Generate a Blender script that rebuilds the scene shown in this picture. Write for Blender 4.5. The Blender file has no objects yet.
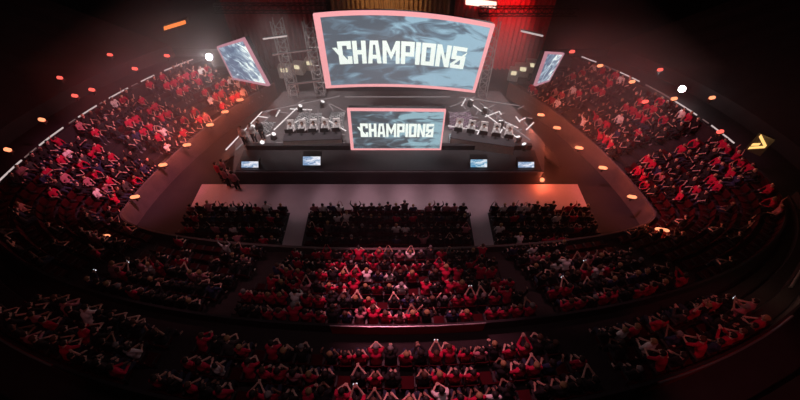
import bpy, bmesh, math, random
from mathutils import Vector, Matrix
random.seed(11)
S = bpy.context.scene
COL = S.collection
PI = math.pi
# ------------------------------------------------------------------ camera
H, PITCH, F = 18.0, math.radians(48), 372.0
def ray(px, py):
    u, v = (px-400)/F, (py-200)/F
    return Vector((u, math.cos(PITCH)-v*math.sin(PITCH), -math.sin(PITCH)-v*math.cos(PITCH)))
def atz(px, py, z):            # where a photo point lies on a level plane
    r = ray(px, py); t = (z-H)/r.z
    return Vector((r.x*t, r.y*t, z))
def aty(px, py, y):            # where it lies on an upright plane
    r = ray(px, py); t = y/r.y
    return Vector((r.x*t, y, H+r.z*t))
def project(p):
    d = p.y*math.cos(PITCH)-(p.z-H)*math.sin(PITCH); up = p.y*math.sin(PITCH)+(p.z-H)*math.cos(PITCH)
    return 400+F*p.x/d, 200-F*up/d, F/d
cd = bpy.data.cameras.new('camera'); cam = bpy.data.objects.new('camera', cd); COL.objects.link(cam)
cam.location = (0, 0, H); cam.rotation_euler = (PI/2-PITCH, 0, 0)
cd.sensor_width = 36; cd.lens = F/800*36; cd.clip_end = 200
S.camera = cam
S.view_settings.view_transform = 'Standard'; S.view_settings.look = 'None'
S.view_settings.gamma = 1; S.view_settings.use_curve_mapping = False; S.view_settings.exposure = 0.0

# ------------------------------------------------------------------ materials
def lin(c): return tuple(((v/255)/12.92 if v/255 <= .04045 else ((v/255+.055)/1.055)**2.4) for v in c)
def mat(name, rgb, rough=.7, var=.25, scale=6, metal=0, spec=.3, bump=0):
    m = bpy.data.materials.new(name); m.use_nodes = True
    nt = m.node_tree; b = nt.nodes['Principled BSDF']
    b.inputs['Roughness'].default_value = rough; b.inputs['Metallic'].default_value = metal
    b.inputs['Specular IOR Level'].default_value = spec
    tc = nt.nodes.new('ShaderNodeTexCoord'); n = nt.nodes.new('ShaderNodeTexNoise'); n.inputs['Scale'].default_value = scale
    n.inputs['Detail'].default_value = 4
    r = nt.nodes.new('ShaderNodeValToRGB')
    r.color_ramp.elements[0].color = (*[c*(1-var) for c in rgb], 1); r.color_ramp.elements[1].color = (*[min(1, c*(1+var)) for c in rgb], 1)
    nt.links.new(tc.outputs['Object'], n.inputs['Vector']); nt.links.new(n.outputs['Fac'], r.inputs['Fac'])
    nt.links.new(r.outputs['Color'], b.inputs['Base Color'])
    if bump:
        bp = nt.nodes.new('ShaderNodeBump'); bp.inputs['Strength'].default_value = bump
        nt.links.new(n.outputs['Fac'], bp.inputs['Height']); nt.links.new(bp.outputs['Normal'], b.inputs['Normal'])
    return m
def glow(name, rgb, strength):
    m = bpy.data.materials.new(name); m.use_nodes = True
    nt = m.node_tree; nt.nodes.clear()
    o = nt.nodes.new('ShaderNodeOutputMaterial'); e = nt.nodes.new('ShaderNodeEmission')
    e.inputs['Color'].default_value = (*rgb, 1); e.inputs['Strength'].default_value = strength
    nt.links.new(e.outputs[0], o.inputs['Surface'])
    return m
M = {}
M['concrete'] = mat('dark concrete', (.035, .028, .029), .95, .3, 3, spec=.1)
M['black_wall'] = mat('black wall', (.03, .026, .028), .9, .3, 2)
M['bowl_wall'] = mat('brown wall boards', (.11, .085, .08), .8, .3, 2)
M['floor'] = mat('arena floor', (.03, .027, .028), .7, .2, 1.2, spec=.2)
M['apron'] = mat('lit apron floor', (.50, .39, .41), .5, .12, 1.5, spec=.4)  # pool of light before the stage put into the floor colour
M['stage_black'] = mat('black stage paint', (.035, .03, .032), .5, .3, 4)
M['stage_deck'] = mat('stage deck', (.13, .12, .122), .4, .35, 3)
M['steel'] = mat('grey steel', (.30, .29, .29), .4, .2, 8, metal=.6)
M['black_metal'] = mat('black metal', (.03, .03, .03), .5, .2, 8)
M['truss'] = mat('aluminium truss', (.42, .41, .41), .4, .2, 8, metal=.5)
M['seat'] = mat('red seat plastic', (.045, .002, .005), .85, .2, 9, spec=.1)
M['seat_frame'] = mat('seat frame', (.04, .035, .035), .5, .2, 9)
M['red_drape'] = mat('red drape', (.16, .014, .02), .9, .35, 5, bump=.3)
M['brown_drape'] = mat('amber drape', (.35, .2, .1), .9, .35, 5, bump=.3)
M['red_panel'] = mat('red parapet panel', (.38, .02, .025), .5, .2, 3)
M['step'] = mat('grey stair treads', (.045, .034, .034), .9, .2, 5, spec=.1)
M['skin1'] = mat('light skin', (.62, .40, .32), .55, .1, 12)
M['skin2'] = mat('tan skin', (.42, .25, .18), .55, .1, 12)
M['skin3'] = mat('brown skin', (.20, .11, .075), .55, .1, 12)
HAIR = {'dark': (.015, .012, .01), 'brown': (.07, .035, .02), 'fair': (.30, .19, .09), 'grey': (.20, .19, .185)}
for k, c in HAIR.items(): M['hair_'+k] = mat(k+' hair', c, .6, .3, 25)
SHIRT = {'black': (.012, .011, .012), 'grey': (.05, .047, .048), 'red': (.44, .008, .05), 'white': (.75, .72, .70), 'pink': (.42, .16, .19), 'navy': (.025, .03, .075)}
for k, c in SHIRT.items(): M['shirt_'+k] = mat(k+' cloth', c, .9, .2, 18)
M['trousers'] = mat('dark trousers', (.014, .014, .017), .9, .3, 14)
M['jeans'] = mat('blue jeans', (.03, .036, .06), .9, .3, 14)
M['shoe'] = mat('shoe', (.25, .24, .24), .6, .3, 10)
M['eye'] = mat('eye', (.02, .015, .015), .2, .1, 5)
M['lip'] = mat('lip', (.35, .12, .11), .5, .1, 5)
M['white_box'] = mat('white equipment', (.7, .68, .62), .5, .15, 4)
M['desk'] = mat('dark desk', (.06, .055, .06), .4, .2, 5)

# ------------------------------------------------------------------ mesh builder
class MB:
    def __init__(s): s.v, s.f, s.m = [], [], []
    def add(s, vs, fs, mi=0):
        o = len(s.v); s.v += [tuple(p) for p in vs]; s.f += [tuple(i+o for i in f) for f in fs]; s.m += [mi]*len(fs)
    def hexa(s, p, mi=0):       # p: 4 bottom then 4 top
        s.add(p, [(3, 2, 1, 0), (4, 5, 6, 7), (0, 1, 5, 4), (1, 2, 6, 5), (2, 3, 7, 6), (3, 0, 4, 7)], mi)
    def box(s, c, d, mi=0, rz=0, rx=0, bev=0):
        hx, hy, hz = d[0]/2, d[1]/2, d[2]/2
        R = Matrix.Rotation(rz, 3, 'Z') @ Matrix.Rotation(rx, 3, 'X'); c = Vector(c)
        if bev:
            b = min(bev, hx*.45, hy*.45, hz*.45)
            vs, ring = [], [(-hz, b), (-hz+b, 0), (hz-b, 0), (hz, b)]
            for z, i in ring:
                x, y = hx-i, hy-i
                vs += [(-x+b, -y, z), (x-b, -y, z), (x, -y+b, z), (x, y-b, z), (x-b, y, z), (-x+b, y, z), (-x, y-b, z), (-x, -y+b, z)]
            fs = [tuple(range(7, -1, -1)), tuple(range(24, 32))]
            for k in range(3):
                for j in range(8): a, e = k*8+j, k*8+(j+1) % 8; fs.append((a, e, e+8, a+8))
            s.add([c+R@Vector(v) for v in vs], fs, mi)
            return
        s.hexa([c+R@Vector(v) for v in [(-hx, -hy, -hz), (hx, -hy, -hz), (hx, hy, -hz), (-hx, hy, -hz), (-hx, -hy, hz), (hx, -hy, hz), (hx, hy, hz), (-hx, hy, hz)]], mi)
    def tube(s, pts, rad, n=8, mi=0):
        pts = [Vector(p) for p in pts]
        rad = rad if isinstance(rad, (list, tuple)) else [rad]*len(pts)
        vs = []
        for i, p in enumerate(pts):
            d = (pts[min(i+1, len(pts)-1)]-pts[max(i-1, 0)]).normalized()
            a = Vector((0, 0, 1)) if abs(d.z) < .9 else Vector((0, 1, 0))
            x = d.cross(a).normalized(); y = x.cross(d)
            vs += [p+(x*math.cos(t)+y*math.sin(t))*rad[i] for t in (2*PI*k/n for k in range(n))]
        fs = [tuple(range(n-1, -1, -1)), tuple(range(len(vs)-n, len(vs)))]
        for i in range(len(pts)-1):
            for k in range(n): a, b = i*n+k, i*n+(k+1) % n; fs.append((a, a+n, b+n, b))
        fs[0] = tuple(reversed(fs[0])); fs[1] = tuple(reversed(fs[1]))
        s.add(vs, fs, mi)
    def bar(s, a, b, w, h, mi=0):
        a, b = Vector(a), Vector(b); d = b-a
        side = Vector((-d.y, d.x, 0)); side = side.normalized()*w/2 if side.length > 1e-6 else Vector((w/2, 0, 0))
        up = Vector((0, 0, h)) if math.hypot(d.x, d.y) > 1e-6 else Vector((0, h, 0))
        s.hexa([a-side, b-side, b+side, a+side, a-side+up, b-side+up, b+side+up, a+side+up], mi)
    def ball(s, c, r, mi=0, seg=10, rings=6):
        r = r if isinstance(r, (tuple, list)) else (r, r, r)
        vs = [(c[0], c[1], c[2]-r[2])]
        for i in range(1, rings):
            t = -PI/2+PI*i/rings
            vs += [(c[0]+r[0]*math.cos(t)*math.cos(2*PI*k/seg), c[1]+r[1]*math.cos(t)*math.sin(2*PI*k/seg), c[2]+r[2]*math.sin(t)) for k in range(seg)]
        vs.append((c[0], c[1], c[2]+r[2])); n = len(vs)-1
        fs = [(0, 1+(k+1) % seg, 1+k) for k in range(seg)]+[(n, n-seg+k, n-seg+(k+1) % seg) for k in range(seg)]
        for i in range(rings-2):
            for k in range(seg): a, b = 1+i*seg+k, 1+i*seg+(k+1) % seg; fs.append((a, b, b+seg, a+seg))
        s.add(vs, fs, mi)
    def mesh(s, name, mats):
        me = bpy.data.meshes.new(name); me.from_pydata(s.v, [], s.f)
        for m in mats: me.materials.append(m)
        me.polygons.foreach_set('material_index', s.m); me.update()
        return me
    def build(s, name, mats, parent=None, smooth=False, loc=None, rz=0):
        mats = mats if isinstance(mats, list) else [mats]
        o = bpy.data.objects.new(name, s.mesh(name, mats)); COL.objects.link(o)
        if smooth: o.data.polygons.foreach_set('use_smooth', [True]*len(o.data.polygons))
        if parent is not None: o.parent = parent
        if loc is not None: o.location = loc
        o.rotation_euler.z = rz
        return o
def tag(o, label=None, cat=None, group=None, kind=None):
    for k, v in (('label', label), ('category', cat), ('group', group), ('kind', kind)):
        if v: o[k] = v
    return o
def empty(name, loc=(0, 0, 0), rz=0):
    o = bpy.data.objects.new(name, None); COL.objects.link(o); o.location = loc; o.rotation_euler.z = rz
    o.empty_display_size = .1
    return o
def struct(o): o['kind'] = 'structure'; return o

ONES = 'zeroth first second third fourth fifth sixth seventh eighth ninth tenth eleventh twelfth thirteenth fourteenth fifteenth sixteenth seventeenth eighteenth nineteenth'.split()
def ordinal(n):
    if n < 20: return ONES[n]
    t = {2: 'twent', 3: 'thirt', 4: 'fort', 5: 'fift', 6: 'sixt', 7: 'sevent', 8: 'eight', 9: 'ninet'}[n//10]
    return t+'ieth' if n % 10 == 0 else t+'y-'+ONES[n % 10]

# ------------------------------------------------------------------ the bowl
X0, YC = -0.7, 14.0
FAR_T = [0, .06, .12, .18, .24, .30, .36, .42, .48, .54, .60, .66]
def bowl(k):      # plan curve of the lower bowl, k rows out from its front wall; left far end -> near end -> right far end
    A, B = 15.6+.85*k, 2.7+.85*k
    f = min(max(k/6, 0), 1); n, bf = 1.6+.4*f, 21.5-2.7*f
    far = [(A*(1-(t*21.5/bf*(.95 if f > .5 else 1))**n)**(1/n) if t*21.5/bf < 1 else 0, YC+21.5*t) for t in FAR_T]
    pts = [(X0-x, y) for x, y in reversed(far)]
    N = 64
    for i in range(1, N):
        a = PI*i/N
        pts.append((X0-A*math.cos(a), YC-B*math.sin(a)))
    return pts+[(X0+x, y) for x, y in far]
def crest(m):     # plan curve of the crescent of rows above the cross aisle at the near end
    A, B = 20.7+.1*m, 7.8+m
    return [(X0-A*math.cos(PI*i/64), YC-B*math.sin(PI*i/64)) for i in range(2, 63)]
def strip(mb, c0, z0, c1, z1, mi=0):
    n = len(c0)
    mb.add([(x, y, z0) for x, y in c0]+[(x, y, z1) for x, y in c1], [(i, i+1, n+i+1, n+i) for i in range(n-1)], mi)
def wall_along(mb, k0, k1, z0, z1, curve, mi=0):
    a, b = curve(k0), curve(k1)
    strip(mb, a, z1, b, z1, mi); strip(mb, b, z1, b, z0, mi); strip(mb, a, z0, a, z1, mi)
def zrow(k): return .9+.38*k
def zcrest(j): return 3.5+.38*j
mb = MB()
for k in range(6):
    strip(mb, bowl(k), zrow(k), bowl(k+1), zrow(k))
    strip(mb, bowl(k), 0 if k == 0 else zrow(k-1), bowl(k), zrow(k))
tf = struct(mb.build('terrace_floor', M['concrete']))
mb = MB()
strip(mb, crest(0), 3.1, crest(1.0), 3.1)
for j in range(3):
    strip(mb, crest(1+.82*j), zcrest(j), crest(1+.82*(j+1)), zcrest(j)); strip(mb, crest(1+.82*j), 3.1 if j == 0 else zcrest(j-1), crest(1+.82*j), zcrest(j))
struct(mb.build('upper_terrace_floor', M['concrete']))
mb = MB(); wall_along(mb, -.18, -.02, 0, 1.45, bowl); struct(mb.build('wall_bowl', M['bowl_wall']))
mb = MB(); wall_along(mb, 6.0, 6.12, 2.6, 3.75, bowl); struct(mb.build('parapet_wall', M['black_wall']))
mb = MB(); wall_along(mb, 3.5, 3.62, 3.9, 5.1, crest); struct(mb.build('rear_wall', M['black_wall']))
# dark upper concourse beyond the fascia on both sides
def outer(k):
    A = 20.8+k
    L = [(A*math.sqrt(max(0, 1-(21.5*t/(19.2+k*.9))**2)), YC+21.5*t) for t in FAR_T]
    near = [(A*math.cos(a), YC-(11.4+k*.6)*math.sin(a)) for a in (PI/2*i/16 for i in range(0, 17))]
    return L, near
for side, s in (('left', -1), ('right', 1)):
    mb = MB()
    cs = []
    for k, z in ((0, 3.7), (2.2, 3.7), (2.2, 4.6), (11, 9.5)):
        L, near = outer(k)
        cs.append([(X0+s*x, y, z) for x, y in reversed(L)]+[(X0+s*x, y, z) for x, y in near[1:]])
    n = len(cs[0])
    for a, b in zip(cs, cs[1:]): mb.add(a+b, [(i, i+1, n+i+1, n+i) for i in range(n-1)])
    struct(mb.build('wall_'+side, M['black_wall']))
# main floor
mb = MB(); mb.box((0, 24, -.05), (60, 44, .1)); struct(mb.build('floor', M['floor']))
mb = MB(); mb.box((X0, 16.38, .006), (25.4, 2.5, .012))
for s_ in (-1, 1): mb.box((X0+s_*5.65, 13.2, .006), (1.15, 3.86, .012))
struct(mb.build('lit_apron_floor', M['apron']))  # paler inlay keeps the painted light pool off the dark floor
# stage end wall
mb = MB(); mb.box((0, 37.2, 7), (100, .3, 15)); struct(mb.build('wall_stage_end', M['black_wall']))

# ------------------------------------------------------------------ people
def capsules_to_mesh(caps, voxel, ratio):
    mb = MB()
    for a, b, ra, rb, tagname in caps:
        a, b = Vector(a), Vector(b); d = b-a
        if d.length < 1e-4: mb.ball(a, ra, 0, 12, 8); continue
        d.normalize()
        mb.tube([a-d*ra*.95, a-d*ra*.7, a-d*ra*.3, a, b, b+d*rb*.3, b+d*rb*.7, b+d*rb*.95], [ra*.3, ra*.72, ra*.95, ra, rb, rb*.95, rb*.72, rb*.3], 10)
    me = mb.mesh('tmp', []); o = bpy.data.objects.new('tmp', me); COL.objects.link(o)
    r = o.modifiers.new('r', 'REMESH'); r.mode = 'VOXEL'; r.voxel_size = voxel; r.use_smooth_shade = True
    sm = o.modifiers.new('s', 'SMOOTH'); sm.factor = .5; sm.iterations = 2
    dc = o.modifiers.new('d', 'DECIMATE'); dc.ratio = ratio
    dg = bpy.context.evaluated_depsgraph_get(); dg.update()
    out = bpy.data.meshes.new_from_object(o.evaluated_get(dg))
    bpy.data.objects.remove(o); bpy.data.meshes.remove(me)
    return out
def skeleton(pose):
    z0 = 0.0
    if pose == 'stand':
        hip, chest, neck, head = (0, 0, .95), (0, .0, 1.25), (0, -.01, 1.44), (0, .02, 1.60)
        legs = [((s*.09, 0, .93), (s*.11, .02, .50), (s*.12, -.02, .09), (s*.13, .15, .04)) for s in (-1, 1)]
        sh = 1.40; arms = [((s*.18, -.01, sh), (s*.25, -.02, 1.12), (s*.22, .10, .90)) for s in (-1, 1)]
    else:
        ln = .20 if pose == 'lean' else 0
        hip, chest, neck, head = (0, 0, .54), (0, -.02+ln*.6, .84), (0, -.01+ln, 1.04-ln*.15), (0, .03+ln*1.2, 1.19-ln*.2)
        legs = [((s*.09, 0, .53), (s*.13, .42, .52), (s*.13, .42, .10), (s*.14, .58, .05)) for s in (-1, 1)]
        sh = 1.0-ln*.1; sy = -.01+ln
        lap = lambda s: ((s*.18, sy, sh), (s*.26, sy+.06, .75), (s*.12, sy+.28, .66))
        up = lambda s: ((s*.18, sy, sh+.03), (s*.33, sy+.05, 1.2), (s*.26, sy+.06, 1.46))
        if pose == 'up': arms = [up(-1), up(1)]
        elif pose == 'one': arms = [lap(-1), up(1)]
        elif pose == 'clap': arms = [((s*.18, sy, sh), (s*.25, sy+.14, .80), (s*.06, sy+.36, .98)) for s in (-1, 1)]
        elif pose == 'phone': arms = [((s*.18, sy, sh), (s*.22, sy+.20, .88), (s*.075, sy+.40, 1.10)) for s in (-1, 1)]
        elif pose == 'desk': arms = [((s*.18, sy, sh), (s*.25, sy+.14, .78), (s*.15, sy+.42, .80)) for s in (-1, 1)]
        elif pose == 'lean': arms = [((s*.18, sy, sh), (s*.24, sy+.16, .76), (s*.08, sy+.36, .66)) for s in (-1, 1)]
        else: arms = [lap(-1), lap(1)]
    return hip, chest, neck, head, legs, arms
def caps_of(pose):
    hip, chest, neck, head, legs, arms = skeleton(pose)
    V = Vector
    c = [((-.07, hip[1], hip[2]), (.07, hip[1], hip[2]), .115, .115, 'hips'),
         (V(hip)+V((0, 0, .04)), chest, .125, .14, 'torso'),
         (V(chest)+V((-.07, 0, .02)), V(chest)+V((.07, 0, .02)), .115, .115, 'torso'),
         (V(arms[0][0])*.85+V(neck)*.15+V((0, 0, -.02)), V(arms[1][0])*.85+V(neck)*.15+V((0, 0, -.02)), .07, .07, 'torso'),
         (V(neck)-V((0, 0, .05)), V(neck)+V((0, .01, .08)), .058, .055, 'neck'),
         (V(head)+V((0, -.02, .03)), V(head)+V((0, .005, .025)), .088, .088, 'head'),
         (V(head)+V((0, .02, -.02)), V(head)+V((0, .03, -.075)), .07, .045, 'head'),
         (V(head)+V((0, .095, -.005)), V(head)+V((0, .115, -.03)), .012, .02, 'head')]
    for s in (-1, 1): c.append((V(head)+V((s*.092, -.01, .02)), V(head)+V((s*.092, -.01, -.02)), .022, .016, 'head'))
    for a, b, w in arms:
        d = (V(w)-V(b)).normalized()
        c += [(a, b, .058, .046, 'uarm'), (b, w, .044, .032, 'farm'), (V(w)+d*.02, V(w)+d*.07, .034, .036, 'hand')]
    for a, b, e, t in legs:
        c += [(a, b, .098, .066, 'thigh'), (b, e, .062, .043, 'shin'), (e, t, .05, .042, 'foot')]
    return c
def nearest_tag(p, caps):
    best, bt = 1e9, None
    for a, b, ra, rb, t in caps:
        a, b = Vector(a), Vector(b); d = b-a; L = d.length_squared
        u = 0 if L < 1e-8 else max(0, min(1, (p-a).dot(d)/L))
        q = (p-(a+d*u)).length-(ra+(rb-ra)*u)
        if q < best: best, bt = q, t
    return bt
SUB = {}
def sub_mesh(me, faces, offset, name, materials):
    vmap, vs, fs = {}, [], []
    nrm = [v.normal.copy() for v in me.vertices]
    for fi in faces:
        f = []
        for vi in me.polygons[fi].vertices:
            if vi not in vmap: vmap[vi] = len(vs); vs.append(me.vertices[vi].co+nrm[vi]*offset)
            f.append(vmap[vi])
        fs.append(f)
    m = bpy.data.meshes.new(name); m.from_pydata([tuple(v) for v in vs], [], fs)
    for x in materials: m.materials.append(x)
    m.polygons.foreach_set('use_smooth', [True]*len(m.polygons)); m.update()
    return m
POSES = ['lap', 'up', 'one', 'clap', 'phone', 'lean']
POSE_WORDS = {'lap': 'with hands in lap', 'up': 'with both arms raised', 'one': 'with one arm raised', 'clap': 'clapping hands', 'phone': 'with hands at face', 'lean': 'leaning forward', 'desk': 'with hands on desk', 'stand': 'standing'}
def face_sets(me, pose):
    caps = caps_of(pose); head = Vector(skeleton(pose)[3])
    tags = []
    for p in me.polygons:
        t = nearest_tag(p.center, caps)
        if t in ('head', 'neck'):
            r = p.center-head
            if (r.z > .045 and r.y < .095-.0) or (r.y < -.005 and r.z > -.075 and t == 'head'):
                if not (r.y > .06 and r.z < .075): t = 'hair'
        tags.append(t)
    return tags
PROTO = {}
def proto(pose):
    if pose in PROTO: return PROTO[pose]
    caps = caps_of(pose)
    me = capsules_to_mesh(caps, .022, .30)
    tags = face_sets(me, pose)
    G = lambda *t: [i for i, x in enumerate(tags) if x in t]
    d = {'shirt': sub_mesh(me, G('torso', 'uarm', 'hips'), .014, 'shirt', []), 'longshirt': sub_mesh(me, G('torso', 'uarm', 'farm', 'hips'), .014, 'shirt', []),
         'trousers': sub_mesh(me, G('thigh', 'shin', 'hips'), .010, 'trousers', []),
         'hair': sub_mesh(me, G('hair'), .018, 'hair', [])}
    # the skin with eyes, mouth and ten fingers
    mb = MB(); mb.add([v.co for v in me.vertices], [tuple(p.vertices) for p in me.polygons], 0)
    mb.m = [3 if t == 'foot' else 0 for t in tags]
    hip, chest, neck, head, legs, arms = skeleton(pose)
    for s in (-1, 1): mb.ball((head[0]+s*.034, head[1]+.083, head[2]+.02), (.014, .01, .009), 1, 6, 4)
    mb.ball((head[0], head[1]+.083, head[2]-.062), (.024, .01, .008), 2, 6, 4)
    for s, (a, b, w) in zip((-1, 1), arms):
        d0 = (Vector(w)-Vector(b)).normalized(); side = d0.cross(Vector((0, 0, 1)))
        side = side.normalized() if side.length > .2 else Vector((1, 0, 0)); nrm = side.cross(d0)
        palm = Vector(w)+d0*.075
        for q, L in zip((-1.5, -.5, .5, 1.5), (.058, .075, .07, .052)):
            p0 = palm+side*q*.019
            mb.tube([p0, p0+d0*(L*.55+.02), p0+d0*(L*.85+.02)-nrm*.018, p0+d0*(L+.02)-nrm*.034], [.010, .0095, .009, .006], 5)
        p0 = Vector(w)+d0*.035-side*s*.026
        mb.tube([p0, p0-side*s*.025+d0*.03, p0-side*s*.028+d0*.058], [.012, .011, .008], 5)
    bodym = mb.mesh('person', []); bodym.polygons.foreach_set('use_smooth', [True]*len(bodym.polygons))
    d['body'] = bodym
    bpy.data.meshes.remove(me)
    PROTO[pose] = d
    return d
MC = {}
def variant(pose, piece, *mats):
    key = (pose, piece)+mats
    if key not in MC:
        m = proto(pose)[piece].copy(); m.materials.clear()
        for x in mats: m.materials.append(M[x])
        MC[key] = m
    return MC[key]
def make_person(pose, look, loc, rz, label, group, cat='person', scale=1.0):
    shirt, hair, skin, legs, sleeve = look
    o = bpy.data.objects.new('person', variant(pose, 'body', skin, 'eye', 'lip', 'shoe')); COL.objects.link(o)
    o.location = loc; o.rotation_euler.z = rz; o.scale = (scale,)*3
    tag(o, label, cat, group)
    for nm, me in (('shirt', variant(pose, sleeve, 'shirt_'+shirt)), ('trousers', variant(pose, 'trousers', legs)), ('hair', variant(pose, 'hair', 'hair_'+hair))):
        c = bpy.data.objects.new(nm, me); COL.objects.link(c); c.parent = o
    return o
def random_look(red_bias):
    r = random.random()
    if r < red_bias: sh = 'red'
    else: sh = random.choices(['black', 'grey', 'white', 'pink', 'navy'], [.72, .08, .09, .06, .05])[0]
    return (sh, random.choices(list(HAIR), [.55, .20, .17, .08])[0], random.choices(['skin1', 'skin2', 'skin3'], [.62, .26, .12])[0], random.choice(['trousers', 'trousers', 'jeans']), random.choice(['shirt', 'shirt', 'longshirt']))

# ------------------------------------------------------------------ seats
SEAT = {}
def seat_parts():
    a = MB(); a.box((0, .02, .43), (.46, .44, .07), 0, 0, .06, .025); SEAT['seat_pan'] = a.mesh('seat_pan', [M['seat']])
    a = MB()
    prof = [(-.20, .44, .05), (-.235, .62, .05), (-.255, .80, .045), (-.27, .90, .03)]
    for i, (y, z, t) in enumerate(prof): pass
    vs = []
    for y, z, t in prof:
        for x in (-.23, -.12, .12, .23):
            cv = .02*(abs(x)/.23)**2
            vs.append((x*(1 if z < .85 else .93), y+cv, z))
        for x in (.23, .12, -.12, -.23):
            cv = .02*(abs(x)/.23)**2
            vs.append((x*(1 if z < .85 else .93), y+cv-t, z))
    fs = [tuple(range(7, -1, -1)), tuple(range(24, 32))]
    for i in range(3):
        for j in range(8): p, q = i*8+j, i*8+(j+1) % 8; fs.append((p, q, q+8, p+8))
    a.add(vs, fs); SEAT['backrest'] = a.mesh('backrest', [M['seat']])
    a = MB(); a.box((0, -.05, .19), (.07, .09, .38)); a.box((0, -.03, .01), (.26, .18, .02)); a.box((0, -.08, .385), (.53, .06, .035))
    for s in (-1, 1): a.box((s*.25, .0, .62), (.04, .34, .035), 0, 0, 0, .012); a.box((s*.25, -.10, .50), (.03, .05, .24))
    SEAT['frame'] = a.mesh('frame', [M['seat_frame']])
seat_parts()
def make_seat(loc, rz, label, group):
    o = empty('arena_seat', loc, rz); tag(o, label, 'seat', group)
    for k, me in SEAT.items():
        c = bpy.data.objects.new(me.name.split('.')[0], me); COL.objects.link(c); c.parent = o
    return o

# ------------------------------------------------------------------ where the seats stand
def walk(curve, step):
    """points every step metres along a plan curve, with the facing direction (to the inner side)"""
    out, acc = [], step*.5
    for (ax, ay), (bx, by) in zip(curve, curve[1:]):
        L = math.hypot(bx-ax, by-ay); t = acc
        while t < L:
            x, y = ax+(bx-ax)*t/L, ay+(by-ay)*t/L
            nx, ny = -(by-ay)/L, (bx-ax)/L
            out.append((x, y, math.atan2(ny, nx)-PI/2)); t += step
        acc = t-L
    return out
spots = []   # x, y, z, rz, block, row
ROWW = ['front row', 'second row', 'third row', 'fourth row', 'fifth row', 'rear row']
for k in range(6):
    for x, y, rz in walk(bowl(k+.66), .54):
        rx = x-X0
        if y > YC+.6:
            if y > 27.2 or any(abs(y-g) < .5 for g in (18.6, 23.6)): continue
            blk = 'left stand' if rx < 0 else 'right stand'
        else:
            a1, a2 = 5.75+.22*k, 12.2+.3*k
            if abs(abs(rx)-a1) < .62 or abs(abs(rx)-a2) < .6: continue
            sd = 'left' if rx < 0 else 'right'
            blk = 'lower centre block' if abs(rx) < a1 else 'lower %s block' % sd if abs(rx) < a2 else 'lower %s corner' % sd
        spots.append((x, y, zrow(k), rz, blk, ROWW[k]))
for j in range(3):
    for x, y, rz in walk(crest(1+.82*j+.54), .54):
        rx = x-X0
        if abs(rx) > 14.2: continue
        if abs(abs(rx)-(7.3+.2*j)) < .6: continue
        blk = 'upper centre block' if abs(rx) < 7.3 else 'upper %s block' % ('left' if rx < 0 else 'right')
        spots.append((x, y, zcrest(j), rz, blk, ['front row', 'second row', 'rear row'][j]))
for k, y in enumerate((14.75, 13.95, 13.15, 12.35)):
    n = 28
    for i in range(-n, n+1):
        x = X0+i*.50; rx = abs(x-X0)
        if abs(rx-5.65) < .66: continue
        lim = 15.0*math.sqrt(max(0, 1-((YC-y)/2.3)**2)) if y < YC else 14
        if rx > min(lim, 12.2): continue
        blk = 'floor centre block' if rx < 5.7 else 'floor %s block' % ('left' if x < X0 else 'right')
        spots.append((x, y, 0.0, 0.0, blk, ROWW[k]))
def occupied(sp):
    x, y, z, rz, blk, row = sp
    p = .93
    if 'corner' in blk: p = .32
    if blk == 'lower left block' and x-X0 < -8.5 and row in ROWW[:3]: p = .25
    if blk == 'lower right block' and x-X0 > 9.5 and row in ROWW[:2]: p = .3
    if blk in ('left stand', 'right stand'): p = .96
    if 'upper' in blk and 'centre' not in blk: p = .72
    return random.random() < p
vis = []
for i, sp in enumerate(spots):
    px, py, sc = project(Vector((sp[0], sp[1], sp[2]+.8)))
    if -12 < px < 812 and py < 408: vis.append((sc, i))
vis.sort(reverse=True)
occ = {i: occupied(spots[i]) for _s, i in vis}
rows = {}
for _s, i in vis:
    px, py, sc = project(Vector(spots[i][:3])+Vector((0, 0, 1.0)))
    if 2 < px < 798: rows.setdefault(spots[i][4:6], []).append((px, i))
rank, prank = {i: 1 for _s, i in vis}, {i: 1 for _s, i in vis}
for key, idx in rows.items():
    idx.sort()
    for n, (_p, i) in enumerate(idx, 1): rank[i] = n
    for n, (_p, i) in enumerate([q for q in idx if occ[q[1]]], 1): prank[i] = n
in_frame = {i for idx in rows.values() for _p, i in idx}
near_seats = [i for _s, i in vis if i in in_frame][:296]
near_people = [i for _s, i in vis if occ[i] and i in in_frame][:282]
near_s, near_p = set(near_seats), set(near_people)
RED = {'lower centre block': .55, 'upper centre block': .42, 'left stand': .45, 'right stand': .30, 'lower right block': .28, 'upper right block': .35}
phone_spots = []
crowd, rest_seats = [], []
for _s, i in vis:
    x, y, z, rz, blk, row = spots[i]
    place = '%s from left, %s of %s' % (ordinal(rank[i]), row, blk)
    pplace = '%s from left, %s of %s' % (ordinal(prank[i]), row, blk)
    pose = random.choices(POSES, [.52, .06, .09, .07, .06, .20])[0]
    look = random_look(RED.get(blk, .15))
    if i in near_s: make_seat((x, y, z), rz, 'red plastic seat %s, %s' % ('under %s-shirted spectator' % look[0] if occ[i] else 'standing empty', place), 'seats of the bowl')
    else: rest_seats.append(i)
    if not occ[i]: continue
    jx, jr = random.uniform(-.03, .03), random.uniform(-.25, .25)
    if i in near_p:
        p = make_person(pose, look, (x+jx, y+.02, z), rz+jr, '%s-shirted %s-haired spectator %s, %s' % (look[0], look[1], POSE_WORDS[pose], pplace), 'spectators in the bowl', scale=random.uniform(.93, 1.06))
        if pose == 'phone': phone_spots.append((p, look[0], pplace))
    else: crowd.append((i, pose, look, jx, jr))
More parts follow.
